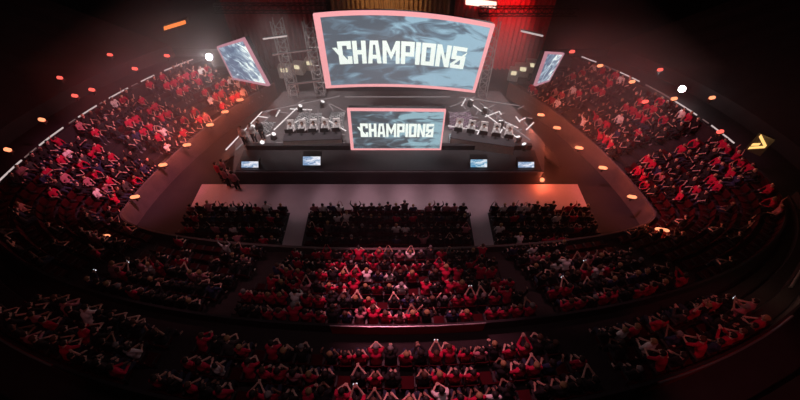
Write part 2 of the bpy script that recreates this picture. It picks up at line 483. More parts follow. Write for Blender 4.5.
# ---- the rest of the seats: one mesh
import numpy as np
def merge(name, items, mats):
    """items: (verts n x 3, faces list, material per face, matrix)"""
    Vs, loops, starts, totals, mi = [], [], [], [], []
    off = 0; ls = 0
    for v, fl, fs_, ft, m, R, t in items:
        Vs.append(v@R.T+t); loops.append(fl+off); starts.append(fs_+ls); totals.append(ft); mi.append(m); off += len(v); ls += len(fl)
    Vs = np.concatenate(Vs); loops = np.concatenate(loops); starts = np.concatenate(starts); totals = np.concatenate(totals); mi = np.concatenate(mi)
    me = bpy.data.meshes.new(name)
    me.vertices.add(len(Vs)); me.vertices.foreach_set('co', Vs.astype(np.float32).ravel())
    me.loops.add(len(loops)); me.loops.foreach_set('vertex_index', loops.astype(np.int32))
    me.polygons.add(len(starts)); me.polygons.foreach_set('loop_start', starts.astype(np.int32)); me.polygons.foreach_set('loop_total', totals.astype(np.int32))
    for m in mats: me.materials.append(m)
    me.polygons.foreach_set('material_index', mi.astype(np.int32)); me.update(calc_edges=True); me.validate()
    o = bpy.data.objects.new(name, me); COL.objects.link(o)
    return o
def arrays(me):
    v = np.empty(len(me.vertices)*3, np.float32); me.vertices.foreach_get('co', v)
    fl = np.empty(len(me.loops), np.int32); me.loops.foreach_get('vertex_index', fl)
    fs_ = np.empty(len(me.polygons), np.int32); me.polygons.foreach_get('loop_start', fs_)
    ft = np.empty(len(me.polygons), np.int32); me.polygons.foreach_get('loop_total', ft)
    return v.reshape(-1, 3), fl, fs_, ft
def rotz(a, s=1.0): return np.array([[math.cos(a), -math.sin(a), 0], [math.sin(a), math.cos(a), 0], [0, 0, 1]])*s
items = []
SA = [(arrays(me), 1 if 'frame' in me.name else 0) for me in SEAT.values()]
for i in rest_seats:
    x, y, z, rz, *_ = spots[i]
    for (v, fl, fs_, ft), m in SA: items.append((v, fl, fs_, ft, np.full(len(ft), m), rotz(rz), np.array((x, y, z))))
o = merge('seating', items, [M['seat'], M['seat_frame']])
tag(o, 'rows of red arena seats further off around the bowl and floor', 'seats', kind='stuff')
cm = ['skin1', 'skin2', 'skin3']+['hair_'+h for h in HAIR]+['shirt_'+s for s in SHIRT]+['trousers', 'jeans', 'shoe']
CI = {n: i for i, n in enumerate(cm)}
LOW = {}
for pose in POSES:
    me = capsules_to_mesh(caps_of(pose), .04, .42); tags = face_sets(me, pose); LOW[pose] = (arrays(me), tags)
items = []
for i, pose, look, jx, jr in crowd:
    (v, fl, fs_, ft), tags = LOW[pose]; x, y, z, rz, *_ = spots[i]
    sh, hr, sk, lg, sl = look
    mp = {'head': sk, 'neck': sk, 'hand': sk, 'farm': ('shirt_'+sh) if sl == 'longshirt' else sk, 'uarm': 'shirt_'+sh, 'torso': 'shirt_'+sh, 'hips': 'shirt_'+sh, 'hair': 'hair_'+hr, 'thigh': lg, 'shin': lg, 'foot': 'shoe'}
    items.append((v, fl, fs_, ft, np.array([CI[mp[t]] for t in tags]), rotz(rz+jr, random.uniform(.93, 1.06)), np.array((x+jx, y, z))))
o = merge('crowd', items, [M[n] for n in cm]); o.data.polygons.foreach_set('use_smooth', [True]*len(o.data.polygons))
tag(o, 'crowd of spectators seated further off in the floor blocks and stands', 'crowd', kind='stuff')
print('SPOTS', len(spots), len(vis), len(near_people), len(crowd), len(rest_seats))
# phones held in front of faces
M['phone_screen'] = glow('phone screen', (.85, .9, 1), 1.6)
for q, (p, shirt, place) in enumerate(phone_spots[::2]):
    base = p.matrix_basis @ Vector((0, .50, 1.16))
    ph = empty('phone', base, p.rotation_euler.z)
    a = MB(); a.box((0, 0, 0), (.15, .012, .075), 0, 0, -.35, .005); pc_ = a.build('case', M['black_metal'], ph)
    a = MB(); a.box((0, -.008, 0), (.138, .004, .064), 0, 0, -.35); a.build('screen', M['phone_screen'], pc_)
    tag(ph, 'lit phone of the %s-shirted spectator %s' % (shirt, place), 'phone', 'phones held by spectators')

# ------------------------------------------------------------------ bowl fittings: stairs, rails, fascia lights
def stair(name, x_of, k_range, zf, curve, label):
    o = empty(name, (0, 0, 0)); tag(o, label, 'stairs', 'aisle stairs of the bowl')
    for k in k_range:
        for h in (0, .5):
            c0 = curve(k+h); z = zf(k)+(0 if h == 0 else .19)
            X = x_of(k+h)
            pts = sorted(c0, key=lambda p: abs(p[0]-X))[0]
            a = MB(); a.box((X, pts[1]-.2, z+.02-(.19 if h == 0 else 0)*0), (1.0, .42, .06), 0, 0, 0, .01); a.build('stair_tread', M['step'], o)
    return o
for s, nm in ((-1, 'left'), (1, 'right')):
    stair('aisle_stair', lambda k: X0+s*(5.75+.22*k), range(6), zrow, bowl, 'pale stepped aisle through the lower bowl, %s of the centre block' % nm)
    stair('aisle_stair', lambda k: X0+s*(12.2+.3*k), range(6), zrow, bowl, 'pale stepped aisle at the %s corner of the lower bowl' % nm)
M['orange'] = glow('orange lamp', (1, .30, .14), 1.7)
M['red_lamp'] = glow('red lamp', (1, .12, .09), 1.5)
M['led'] = glow('white fascia light', (1, .80, .78), .6)
M['led_dim'] = glow('dim fascia light', (1, .58, .56), .16)
M['hot'] = glow('white flood lamp', (1, .97, .95), 40)
M['amber'] = glow('amber lamp', (1, .24, .05), 1.3)
def lamp_point(loc, rgb, power, size=.15):
    L = bpy.data.lights.new('lamp', 'POINT'); L.color = rgb; L.energy = power; L.shadow_soft_size = size
    o = bpy.data.objects.new('lamp', L); COL.objects.link(o); o.location = loc
    return o
def rail_lamp(p, d, m, label, group, power, rgb, length=.55):
    o = empty('aisle_lamp', p, math.atan2(d.y, d.x))
    a = MB(); a.box((0, .0, -.09), (length+.08, .16, .1), 0, 0, 0, .02); hs_ = a.build('housing', M['black_metal'], o)
    a = MB(); a.tube([(-length/2, 0, .02), (-length/3, 0, .02), (length/3, 0, .02), (length/2, 0, .02)], [.05, .10, .10, .05], 8); a.build('tube', M[m], hs_, True)
    a = MB(); a.box((0, .0, -.22), (.08, .08, .2)); a.build('bracket', M['black_metal'], o)
    tag(o, label, 'lamp', group)
    if power: lamp_point(p+Vector((math.copysign(.25, -p.x), -.1, .30)), rgb, power, .1)
LOWL = [(240, 100), (225, 112), (210, 125), (187, 145), (163, 165), (135, 197), (103, 237)]
LOWR = [(541, 115), (557, 128), (579, 148), (603, 168), (632, 197), (662, 230)]
for side, L in (('left', LOWL), ('right', LOWR)):
    for n, (px, py) in enumerate(L, 1):
        p = atz(px, py, 1.75); d = Vector((1, .25 if side == 'left' else -.25, 0))
        rail_lamp(p, d, 'orange', 'orange lamp on the %s stand front wall, %s from the stage' % (side, ordinal(n)), 'orange lamps along the stand fronts', 85 if n < 5 else 60 if n == 5 else 30 if n == 6 else 0, (1, .16, .07), .5 if n < len(L) else .7)
UPL = [(8, 150, 'orange'), (42, 120, 'orange'), (92, 90, 'red_lamp'), (75, 96, 'red_lamp'), (110, 55, 'red_lamp'), (135, 69, 'red_lamp'), (167, 56, 'red_lamp'), (60, 78, 'red_lamp')]
UPR = [(600, 66, 'orange'), (632, 82, 'orange'), (674, 99, 'orange'), (712, 98, 'orange'), (660, 70, 'red_lamp'), (720, 132, 'red_lamp'), (572, 52, 'red_lamp'), (645, 102, 'red_lamp')]
for side, L in (('left', UPL), ('right', UPR)):
    L = sorted(L, key=lambda p: abs(p[0]-400))
    for n, (px, py, m) in enumerate(L, 1):
        p = atz(px, py, 5.6); d = Vector((1, -.25 if side == 'left' else .25, 0))
        rail_lamp(p, d, m, '%s lamp on the dark upper concourse, %s out from the %s screen' % ('orange' if m == 'orange' else 'red', ordinal(n), side), 'lamps of the upper concourse', 16, (1, .05, .04), .4)
# fascia light strips along the parapet
fas = bowl(6.06)
fz = 3.90
def fascia(pts, m, label):
    pts = [Vector(p) for p in pts]; o = empty('fascia_light', pts[len(pts)//2])
    a = MB(); a.tube(pts, .04 if m == 'led' else .03, 6); a.build('light_strip', M[m], o, loc=-o.location)
    b = MB(); b.tube([p-Vector((0, 0, .085)) for p in pts], .03, 6); b.build('channel', M['black_metal'], o, loc=-o.location)
    tag(o, label, 'light strip', 'light strips along the stand parapet')
dense = []
for (ax, ay), (bx, by) in zip(fas, fas[1:]):
    for q in range(6): dense.append((ax+(bx-ax)*q/6, ay+(by-ay)*q/6, fz))
def near_px(px, py):
    return min(range(len(dense)), key=lambda i: (project(Vector(dense[i]))[0]-px)**2+(project(Vector(dense[i]))[1]-py)**2)
def span(i, L):
    a = b = i
    while a > 0 and (Vector(dense[a])-Vector(dense[i])).length < L/2: a -= 1
    while b < len(dense)-1 and (Vector(dense[b])-Vector(dense[i])).length < L/2: b += 1
    return a, b
for side, B in (('left', [(176, 62, 2.0), (145, 76, 1.0), (117, 90, 1.1), (85, 110, 1.2), (49, 134, 1.5), (10, 172, 1.6)]), ('right', [(585, 72, 1.2), (623, 88, 1.3), (679, 119, 1.6), (714, 145, 1.6)])):
    ends = []
    for n, (px, py, L) in enumerate(B, 1):
        a, b = span(near_px(px, py), L); ends.append((a, b))
        fascia(dense[a:b+1:2] if b-a > 3 else dense[a:b+1], 'led', 'bright white light strip on the %s stand parapet, %s from the stage' % (side, ordinal(n)))
    ends.sort()
    for n, ((a0, b0), (a1, b1)) in enumerate(zip(ends, ends[1:]), 1):
        if a1-b0 > 3:
            k = n if side == 'right' else len(ends)-n
            fascia([dense[q] for q in range(b0+1, a1, 2)], 'led_dim', 'dim pinkish light strip on the %s stand parapet, %s from the stage' % (side, ordinal(len(ends)-n if side == 'left' else len(ends)-n)))
# red rail panels behind the last lower row (centre) and at the rear
def panel(curve, k, x0, x1, z0, z1, label):
    c = [(x, y) for x, y in curve(k) if x0 <= x <= x1]; c2 = [(x, y) for x, y in curve(k+.06) if x0 <= x <= x1]
    n = min(len(c), len(c2)); c, c2 = c[:n], c2[:n]
    a = MB(); strip(a, c, z0, c, z1); strip(a, c, z1, c2, z1); strip(a, c2, z1, c2, z0)
    o = empty('parapet_panel', (c[0][0], c[0][1], z0)); a.build('facing', M['red_panel'], o, loc=-o.location)
    b = MB(); b.tube([(x, y, z1+.06) for x, y in c2], .03, 6); b.build('handrail', M['steel'], o, loc=-o.location)
    tag(o, label, 'parapet', 'red parapet panels')
panel(bowl, 6.14, X0-2.9, X0+4.6, 3.15, 3.85, 'red parapet panel behind the rear row of the lower centre block')
panel(crest, 3.62, X0+8.6, X0+15.2, 4.0, 5.15, 'red-lit curved rear parapet at the upper right block')
panel(crest, 3.62, X0-15.2, X0-10.8, 4.0, 5.15, 'dim red curved rear parapet at the upper left block')

# ------------------------------------------------------------------ the stage
SZ = 1.2
FRONT = 17.6
stage = empty('stage', (X0, FRONT, 0)); tag(stage, 'wide black stage with lit line floor under the big screens', 'stage')
def under(o, parent): o.parent = parent; o.matrix_parent_inverse = Matrix.Translation(-parent.location); return o
plan = [(-10.9, 17.6), (9.4, 17.6), (10.2, 20.5), (8.2, 27.2), (-9.6, 27.2), (-11.6, 20.5)]
a = MB(); n = len(plan)
a.add([(x, y, SZ-.12) for x, y in plan]+[(x, y, SZ) for x, y in plan], [tuple(range(n-1, -1, -1)), tuple(range(n, 2*n))]+[(i, (i+1) % n, n+(i+1) % n, n+i) for i in range(n)])
under(a.build('deck', M['stage_deck']), stage)
a = MB(); ins = [(x*.995, y+.05) for x, y in plan]
a.add([(x, y, 0) for x, y in ins]+[(x, y, SZ-.12) for x, y in ins], [(i, (i+1) % n, n+(i+1) % n, n+i) for i in range(n)])
under(a.build('skirt', M['stage_black']), stage)
a = MB(); a.box((X0-.05, 18.7, SZ+.03), (20.0, 2.0, .06)); under(a.build('black_apron', M['stage_black']), stage)
# desk front riser the monitors hang on
a = MB(); a.box((X0-.05, 19.9, SZ+.2), (19.6, .3, .4)); under(a.build('riser', M['stage_black']), stage)
M['stage_line'] = glow('stage floor light line', (1, .90, .90), 1.0)
M['stage_line_dim'] = glow('dim stage floor line', (1, .80, .82), .30)
LINES = [((226, 150), (262, 112), 1), ((236, 150), (270, 116), 0), ((274, 130), (297, 108), 1), ((290, 109), (312, 110), 1), ((322, 117), (346, 131), 1), ((325, 122), (344, 146), 0),
         ((300, 132), (322, 122), 0), ((276, 143), (345, 143), 0), ((262, 112), (340, 96), 0), ((300, 118), (318, 140), 0), ((310, 110), (310, 145), 0), ((318, 110), (320, 145), 0), ((285, 120), (300, 144), 0),
         ((448, 126), (481, 131), 1), ((448, 112), (478, 118), 0), ((449, 118), (470, 110), 0), ((452, 135), (480, 122), 0), ((470, 103), (520, 140), 1), ((480, 103), (530, 140), 0), ((485, 117), (498, 112), 1), ((505, 122), (518, 128), 1),
         ((460, 97), (520, 106), 0), ((345, 97), (450, 97), 0), ((330, 104), (346, 112), 0), ((450, 107), (475, 97), 0), ((492, 130), (512, 144), 0)]
_r = random.Random(4)
for _k in range(38):
    sx_ = _r.choice((-1, 1)); x_ = 396+sx_*_r.uniform(58, 138); y_ = _r.uniform(102, 138); an = _r.choice((0.2, 1.1, -.6, 2.2, -1.2)); L_ = _r.uniform(5, 13)
    LINES.append(((x_, y_), (x_+L_*math.cos(an), y_+L_*.7*math.sin(an)), _r.random() < .5))
for (p, q, m) in LINES:
    A, B = atz(*p, SZ+.01), atz(*q, SZ+.01)
    a = MB(); a.bar(A, B, .09 if m else .06, .03); under(a.build('floor_light_line', M['stage_line' if m else 'stage_line_dim']), stage)
def tile_mat(name, c0, c1, sc):
    m = bpy.data.materials.new(name); m.use_nodes = True; nt = m.node_tree; nt.nodes.clear(); N = nt.nodes.new
    o = N('ShaderNodeOutputMaterial'); e = N('ShaderNodeEmission'); t = N('ShaderNodeTexCoord'); b = N('ShaderNodeTexBrick')
    b.inputs['Color1'].default_value = (*c0, 1); b.inputs['Color2'].default_value = (*c1, 1); b.inputs['Mortar'].default_value = (.01, .01, .01, 1); b.inputs['Scale'].default_value = sc; b.inputs['Mortar Size'].default_value = .06
    nt.links.new(t.outputs['Object'], b.inputs['Vector']); nt.links.new(b.outputs['Color'], e.inputs['Color']); nt.links.new(e.outputs[0], o.inputs['Surface']); return m
M['tile_pink'] = tile_mat('pink floor tiles', lin((140, 106, 120)), lin((205, 170, 190)), 1.6)
M['tile_white'] = tile_mat('white floor tiles', lin((130, 122, 124)), lin((225, 215, 216)), 1.6)
M['tile_blue'] = tile_mat('blue floor tiles', lin((170, 180, 190)), lin((205, 212, 220)), 2.5)
for quad, m, nm in (([(449, 130), (478, 127), (470, 112), (450, 112)], 'tile_pink', 'pink tiled light panel'), ([(449, 143), (463, 142), (461, 134), (449, 134)], 'tile_blue', 'pale blue light panel'),
                 ([(288, 130), (318, 130), (322, 113), (300, 113)], 'tile_white', 'white tiled light panel'), ([(326, 128), (344, 128), (345, 112), (331, 112)], 'tile_white', 'white tiled light panel'), ([(250, 134), (268, 134), (276, 122), (262, 122)], 'tile_white', 'white tiled light panel')):
    c = [atz(*p, SZ) for p in quad]; a = MB(); a.hexa([p+Vector((0, 0, .001)) for p in c]+[p+Vector((0, 0, .022)) for p in c]); under(a.build('floor_light_panel', M[m]), stage)['label'] = nm
# steps at both ends of the stage front
for s, nm in ((-1, 'left'), (1, 'right')):
    st = empty('stage_stair', (X0-.05+s*(10.75 if s < 0 else 10.6), 20.1, 0)); tag(st, 'dark stair up to the %s end of the stage' % nm, 'stairs', 'stage stairs')
    for q in range(5):
        a = MB(); a.box((s*(.65-.3*q)+s*.6, 0, .11+.22*q), (.32, 1.6, .05)); a.build('stair_tread', M['black_metal'], st)
    for y in (-.8, .8):
        a = MB(); a.bar((s*1.4, y, .0), (s*-.1, y, 1.0), .05, .12); a.build('stringer', M['black_metal'], st)

# ---- screens
def screen_mat(name, c0, c1, c2, scale, strength):
    m = bpy.data.materials.new(name); m.use_nodes = True; nt = m.node_tree; nt.nodes.clear(); N = nt.nodes.new; L = nt.links.new
    o = N('ShaderNodeOutputMaterial'); e = N('ShaderNodeEmission'); tc = N('ShaderNodeTexCoord'); mp = N('ShaderNodeMapping')
    mp.inputs['Rotation'].default_value = (0, .5, 0); mp.inputs['Scale'].default_value = (scale*.6, 1, scale*1.7)
    v = N('ShaderNodeTexNoise'); v.inputs['Scale'].default_value = 1.0; v.inputs['Detail'].default_value = 3; v.inputs['Distortion'].default_value = 1.2
    r = N('ShaderNodeValToRGB'); r.color_ramp.elements[0].position = .38; r.color_ramp.elements[0].color = (*c0, 1); r.color_ramp.elements[1].position = .62; r.color_ramp.elements[1].color = (*c2, 1)
    k = r.color_ramp.elements.new(.5); k.color = (*c1, 1)
    sx = N('ShaderNodeSeparateXYZ'); mr = N('ShaderNodeMapRange'); mr.inputs['From Min'].default_value = -2.0*1/scale*.6; mr.inputs['From Max'].default_value = 3.5/scale*.6; mr.inputs['To Min'].default_value = -.09; mr.inputs['To Max'].default_value = .10
    ad = N('ShaderNodeMath'); ad.operation = 'ADD'
    L(tc.outputs['Object'], mp.inputs['Vector']); L(mp.outputs[0], v.inputs['Vector']); L(tc.outputs['Object'], sx.inputs[0]); L(sx.outputs['X'], mr.inputs['Value'])
    L(v.outputs['Fac'], ad.inputs[0]); L(mr.outputs[0], ad.inputs[1]); L(ad.outputs[0], r.inputs['Fac']); L(r.outputs['Color'], e.inputs['Color']); e.inputs['Strength'].default_value = strength
    L(e.outputs[0], o.inputs['Surface'])
    return m
M['screen_main'] = screen_mat('main screen picture', lin((98, 104, 114)), lin((116, 134, 150)), lin((158, 190, 208)), .9, 1.0)
M['screen_low'] = screen_mat('lower screen picture', lin((80, 84, 90)), lin((108, 124, 136)), lin((150, 184, 196)), 1.5, 1.0)
M['pink_led'] = glow('pink frame light', lin((255, 172, 176)), 1.0)
M['text_led'] = glow('white lettering light', (.93, 1, .93), 1.05)
GL = {  # letters as quads in a 4 x 7 cell
 'C': [[(0, 0), (1.3, 0), (1.3, 7), (0, 7)], [(1.3, 5.7), (4, 5.7), (4, 7), (1.3, 7)], [(1.3, 0), (4, 0), (4, 1.3), (1.3, 1.3)], [(2.7, 1.3), (4, 1.3), (4, 2.4), (2.7, 2.4)], [(2.7, 4.6), (4, 4.6), (4, 5.7), (2.7, 5.7)], [(-1.6, 5.2), (-.5, 5.2), (2.9, .9), (1.9, .2)]],
 'H': [[(0, 0), (1.35, 0), (1.35, 7), (0, 7)], [(2.65, 0), (4, 0), (4, 7), (2.65, 7)], [(1.35, 2.9), (2.65, 2.9), (2.65, 4.2), (1.35, 4.2)]],
 'A': [[(0, 0), (1.35, 0), (1.9, 7), (.9, 7)], [(2.9, 0), (4.25, 0), (3.35, 7), (2.35, 7)], [(.9, 5.8), (3.35, 5.8), (3.35, 7), (.9, 7)], [(1, 1.5), (3.2, 1.5), (3.1, 2.7), (1.1, 2.7)]],
 'M': [[(0, 0), (1.2, 0), (1.2, 7), (0, 7)], [(4, 0), (5.2, 0), (5.2, 7), (4, 7)], [(1.2, 7), (2.6, 3.6), (2.6, 1.2), (.9, 5)], [(4, 7), (4.3, 5), (2.6, 1.2), (2.6, 3.6)]],
 'P': [[(0, 0), (1.35, 0), (1.35, 7), (0, 7)], [(1.35, 5.7), (4, 5.7), (4, 7), (1.35, 7)], [(1.35, 2.5), (4, 2.5), (4, 3.7), (1.35, 3.7)], [(2.7, 3.7), (4, 3.7), (4, 5.7), (2.7, 5.7)]],
 'I': [[(0, 0), (1.4, 0), (1.4, 7), (0, 7)]],
 'O': [[(0, 0), (1.35, 0), (1.35, 7), (0, 7)], [(2.65, 0), (4, 0), (4, 7), (2.65, 7)], [(1.35, 0), (2.65, 0), (2.65, 1.25), (1.35, 1.25)], [(1.35, 5.75), (2.65, 5.75), (2.65, 7), (1.35, 7)]],
 'N': [[(0, 0), (1.3, 0), (1.3, 7), (0, 7)], [(2.8, 0), (4.1, 0), (4.1, 7), (2.8, 7)], [(1.3, 7), (2.8, 2.6), (2.8, 0), (1.3, 4.4)]],
 'S': [[(0, 5.8), (4, 5.8), (4, 7), (0, 7)], [(0, 2.95), (4, 2.95), (4, 4.15), (0, 4.15)], [(0, 0), (4, 0), (4, 1.2), (0, 1.2)], [(0, 4.15), (1.3, 4.15), (1.3, 5.8), (0, 5.8)], [(2.7, 1.2), (4, 1.2), (4, 2.95), (2.7, 2.95)], [(-.2, 1.2), (1.0, 1.2), (3.9, 4.6), (4.2, 5.6)]],
}
def word(text):
    x, q = 0, []
    for ch in text:
        w = max(p[0] for quad in GL[ch] for p in quad)
        q += [[(x+px, py) for px, py in quad] for quad in GL[ch]]; x += w+.4
    return q, x-.4
def interp(P, u, v):      # P: columns of (bottom, top) from left to right
    t = u*(len(P)-1); i = min(int(t), len(P)-2); f = t-i
    if len(P) == 3:      # smooth bow through three columns
        w = [(1-u)*(1-2*u), 4*u*(1-u), u*(2*u-1)]
        b = sum((P[k][0]*w[k] for k in range(3)), Vector()); tp = sum((P[k][1]*w[k] for k in range(3)), Vector())
    else: b = P[i][0].lerp(P[i+1][0], f); tp = P[i][1].lerp(P[i+1][1], f)
    return b.lerp(tp, v)
def make_screen(name, P, label, pic, frame_w, textbox=None, cat='screen', nseg=16, group=None, frame='pink_led'):
    base = interp(P, .5, 0); o = empty(name, base)
    nr = (P[-1][0]-P[0][0]).cross(P[0][1]-P[0][0]).normalized()
    if nr.dot(Vector((0, 0, H))-base) < 0: nr = -nr
    W = (P[-1][0]-P[0][0]).length; Ht = (P[0][1]-P[0][0]).length
    fw = frame_w if isinstance(frame_w, tuple) else (frame_w,)*4      # left right bottom top
    u0, u1, v0, v1 = fw[0]/W, 1-fw[1]/W, fw[2]/Ht, 1-fw[3]/Ht
    def patch(mbd, ua, ub, va, vb, off, thick, ns, mi=0):
        f, b = [], []
        for i in range(ns+1):
            u = ua+(ub-ua)*i/ns
            f += [interp(P, u, va)+nr*off-base, interp(P, u, vb)+nr*off-base]; b += [interp(P, u, va)+nr*(off-thick)-base, interp(P, u, vb)+nr*(off-thick)-base]
        k = len(f); fs = []
        for i in range(ns):
            j = 2*i; fs += [(j, j+2, j+3, j+1), (k+j, k+j+1, k+j+3, k+j+2), (j+1, j+3, k+j+3, k+j+1), (j, k+j, k+j+2, j+2)]
        fs += [(0, 1, k+1, k), (k-2, k+k-2, k+k-1, k-1)]
        mbd.add(f+b, fs, mi)
    a = MB(); patch(a, u0, u1, v0, v1, 0, .05, nseg); disp = a.build('display', M[pic], o)
    a = MB(); patch(a, 0, u0, 0, 1, .06, .2, 1); patch(a, u1, 1, 0, 1, .06, .2, 1); patch(a, u0, u1, 0, v0, .06, .2, nseg); patch(a, u0, u1, v1, 1, .06, .2, nseg); a.build('frame', M[frame], o)
    a = MB(); patch(a, .01, .99, .01, .99, -.14, .3, nseg); a.build('casing', M['black_metal'], o)
    if textbox:
        q, w = word('CHAMPIONS'); a = MB(); ta, tb, tc_, td = textbox
        for quad in q:
            ps = [interp(P, ta+(tb-ta)*x/w, tc_+(td-tc_)*y/7)+nr*.03-base for x, y in quad]; bs = [p-nr*.025 for p in ps]
            a.hexa(bs+ps)
        a.build('lettering', M['text_led'], disp)
    tag(o, label, cat, group)
    return o, nr
def col(px, pb, pt, y): return (aty(px[0], pb, y), aty(px[1], pt, y))
main_P = [col((326, 313), 88, 14, 22.0), col((400, 402), 86.5, 12, 22.2), col((475, 495), 92.5, 25, 21.1)]
make_screen('big_screen', main_P, 'huge hanging screen with pink glowing frame reading CHAMPIONS in white', 'screen_main', (.36, .19, .17, .20), (.112, .895, .34, .645))
low_P = [col((351, 347), 149.5, 109, 19.75), col((441, 446), 149.5, 110, 19.75)]
make_screen('stage_screen', low_P, 'smaller pink-framed screen standing on the stage reading CHAMPIONS', 'screen_low', (.20, .10, .10, .10), (.12, .90, .34, .67))
M['screen_side'] = screen_mat('side screen picture', lin((84, 98, 122)), lin((140, 158, 176)), lin((222, 230, 228)), 1.2, 1.35)
M['pale_pink'] = glow('pale frame light', lin((215, 150, 165)), .8)
ls_P = [(aty(233, 79, 25.5), aty(217, 46.5, 25.5)), (aty(269, 86, 22.5), aty(243, 38, 22.5))]
make_screen('side_screen', ls_P, 'slanted side screen hung beside the white floodlight over the left stand', 'screen_side', .12, None, group='side screens', frame='pale_pink')
rs_P = [(aty(535, 86, 22.5), aty(547, 52, 22.5)), (aty(549, 81, 25.0), aty(564, 53, 25.0))]
make_screen('side_screen', rs_P, 'narrow slanted side screen at the inner end of the right stand', 'screen_side', .12, None, group='side screens', frame='pale_pink')
# four small screens on the stage front
M['mon_pic'] = screen_mat('small screen picture', lin((120, 150, 190)), lin((205, 215, 232)), lin((240, 240, 250)), 4, 1.0)
M['mon_pic2'] = screen_mat('small blue screen picture', lin((90, 150, 190)), lin((190, 215, 228)), lin((235, 240, 250)), 4, 1.0)
MON = [((241, 259), (160.5, 169.5), 'leftmost, at the left end of the stage front', 'mon_pic'), ((302.5, 321), (155.5, 165.5), 'second from the left on the stage front', 'mon_pic'),
       ((470, 487.5), (158.5, 167.5), 'third from the left, right of the stage screen', 'mon_pic2'), ((517.5, 534.5), (161, 170), 'rightmost, at the right end of the stage front', 'mon_pic')]
for (xa, xb), (yt, yb), where, pc in MON:
    P = [(aty(xa, yb, 17.95), aty(xa, yt, 17.95)), (aty(xb, yb, 17.95), aty(xb, yt, 17.95))]
    o, nr = make_screen('stage_monitor', P, 'small lit screen, '+where, pc, .03, None, 'monitor', 2, 'small screens along the stage front', 'black_metal')
    a = MB(); zb = o.location.z
    a.box((0, .3, (SZ+.06-zb)/2+.1), (.08, .08, zb-SZ-.06+.2)); a.box((0, .3, SZ+.08-zb), (.6, .4, .04)); a.build('stand', M['black_metal'], o)
M['spot_lens'] = glow('stage lamp lens', (1, .93, .93), 1.3)
for n, (px, py) in enumerate(sorted([(246, 141), (254, 131), (263, 147), (274, 139), (300, 111), (322, 107), (462, 141), (497, 141), (508, 137), (518, 143), (524, 150), (500, 127), (484, 114), (470, 106)]), 1):
    p = atz(px, py, SZ+.0); o = empty('stage_lamp', p, .3*n)
    a = MB(); a.box((0, 0, .05), (.34, .34, .1), 0, 0, 0, .02); bs_ = a.build('base', M['black_metal'], o)
    for q in (-1, 1): a = MB(); a.box((q*.19, 0, .24), (.04, .14, .34)); a.build('yoke_arm', M['black_metal'], o)
    a = MB(); a.tube([(0, 0, .18), (0, -.02, .26), (0, -.12, .48)], [.10, .15, .17], 12); hd_ = a.build('head', M['black_metal'], o, True)
    a = MB(); a.tube([(0, -.12, .48), (0, -.13, .50)], [.155, .15], 12); a.build('lens', M['spot_lens'], hd_)
    tag(o, 'upturned white stage lamp on the stage floor, %s stage lamp from left' % ordinal(n), 'stage lamp', 'stage lamps on the floor')
# ---- team desks with players
M['pc_screen'] = glow('game monitor light', (.8, .9, 1), .7)
def team(pts, side, shirt):
    A, B = pts; d = (B-A); L = d.length; rz = math.atan2(d.y, d.x); o = empty('team_desk', A.lerp(B, .5), rz)
    a = MB(); a.box((0, 0, .74), (L, .8, .05), 0, 0, 0, .02); a.build('desktop', M['desk'], o)
    a = MB(); a.box((0, -.38, .36), (L, .04, .70)); a.build('front_panel', M['white_box'], o)
    for s in (-1, 1): a = MB(); a.box((s*(L/2-.05), 0, .36), (.08, .7, .72)); a.build('leg', M['black_metal'], o)
    tag(o, 'long team desk on the stage, %s of the stage screen' % side, 'desk', 'team desks')
    R = Matrix.Rotation(rz, 4, 'Z')
    for i in range(5):
        x = -L/2+L*(i+.5)/5
        base = o.location+R@Vector((x, .25, .765)); mo = empty('game_monitor', base, rz+PI)
        a = MB(); a.box((0, .0, .30), (.56, .03, .33), 0, 0, 0, .01); bz = a.build('bezel', M['black_metal'], mo)
        a = MB(); a.box((0, -.018, .30), (.52, .006, .29)); a.build('panel', M['pc_screen'], bz)
        a = MB(); a.box((0, .02, .08), (.06, .04, .16)); a.box((0, 0, .01), (.26, .2, .02)); a.build('stand', M['black_metal'], mo)
        tag(mo, 'game monitor on the %s team desk, %s from left' % (side, ordinal(i+1)), 'monitor', 'game monitors')
        pl = o.location+R@Vector((x, .95, 0))
        make_person('desk', (shirt, random.choice(['dark', 'brown']), 'skin1', 'trousers', 'longshirt'), pl, rz+PI, '%s-shirted player at the %s team desk, %s from left' % (shirt, side, ordinal(i+1)), 'players on stage')
        ch = empty('gaming_chair', pl-R@Vector((0, 0, 0)), rz+PI)
        a = MB(); a.box((0, .02, .42), (.5, .5, .09), 0, 0, 0, .03); a.build('seat', M['black_metal'], ch)
        a = MB(); a.box((0, -.27, .86), (.5, .1, .85), 0, 0, .12, .04); a.build('backrest', M['shirt_'+shirt], ch)
        a = MB(); a.tube([(0, 0, .08), (0, 0, .38)], .035, 8)
        for q in range(5): a.bar((0, 0, .04), (.28*math.cos(q*1.257), .28*math.sin(q*1.257), .02), .05, .04)
        a.build('base', M['steel'], ch)
        tag(ch, 'chair behind the %s team desk, %s from left' % (side, ordinal(i+1)), 'chair', 'gaming chairs')
team((atz(286, 146, SZ), atz(343, 144, SZ)), 'left', 'white')
team((atz(450, 143, SZ), atz(512, 152, SZ)), 'right', 'white')
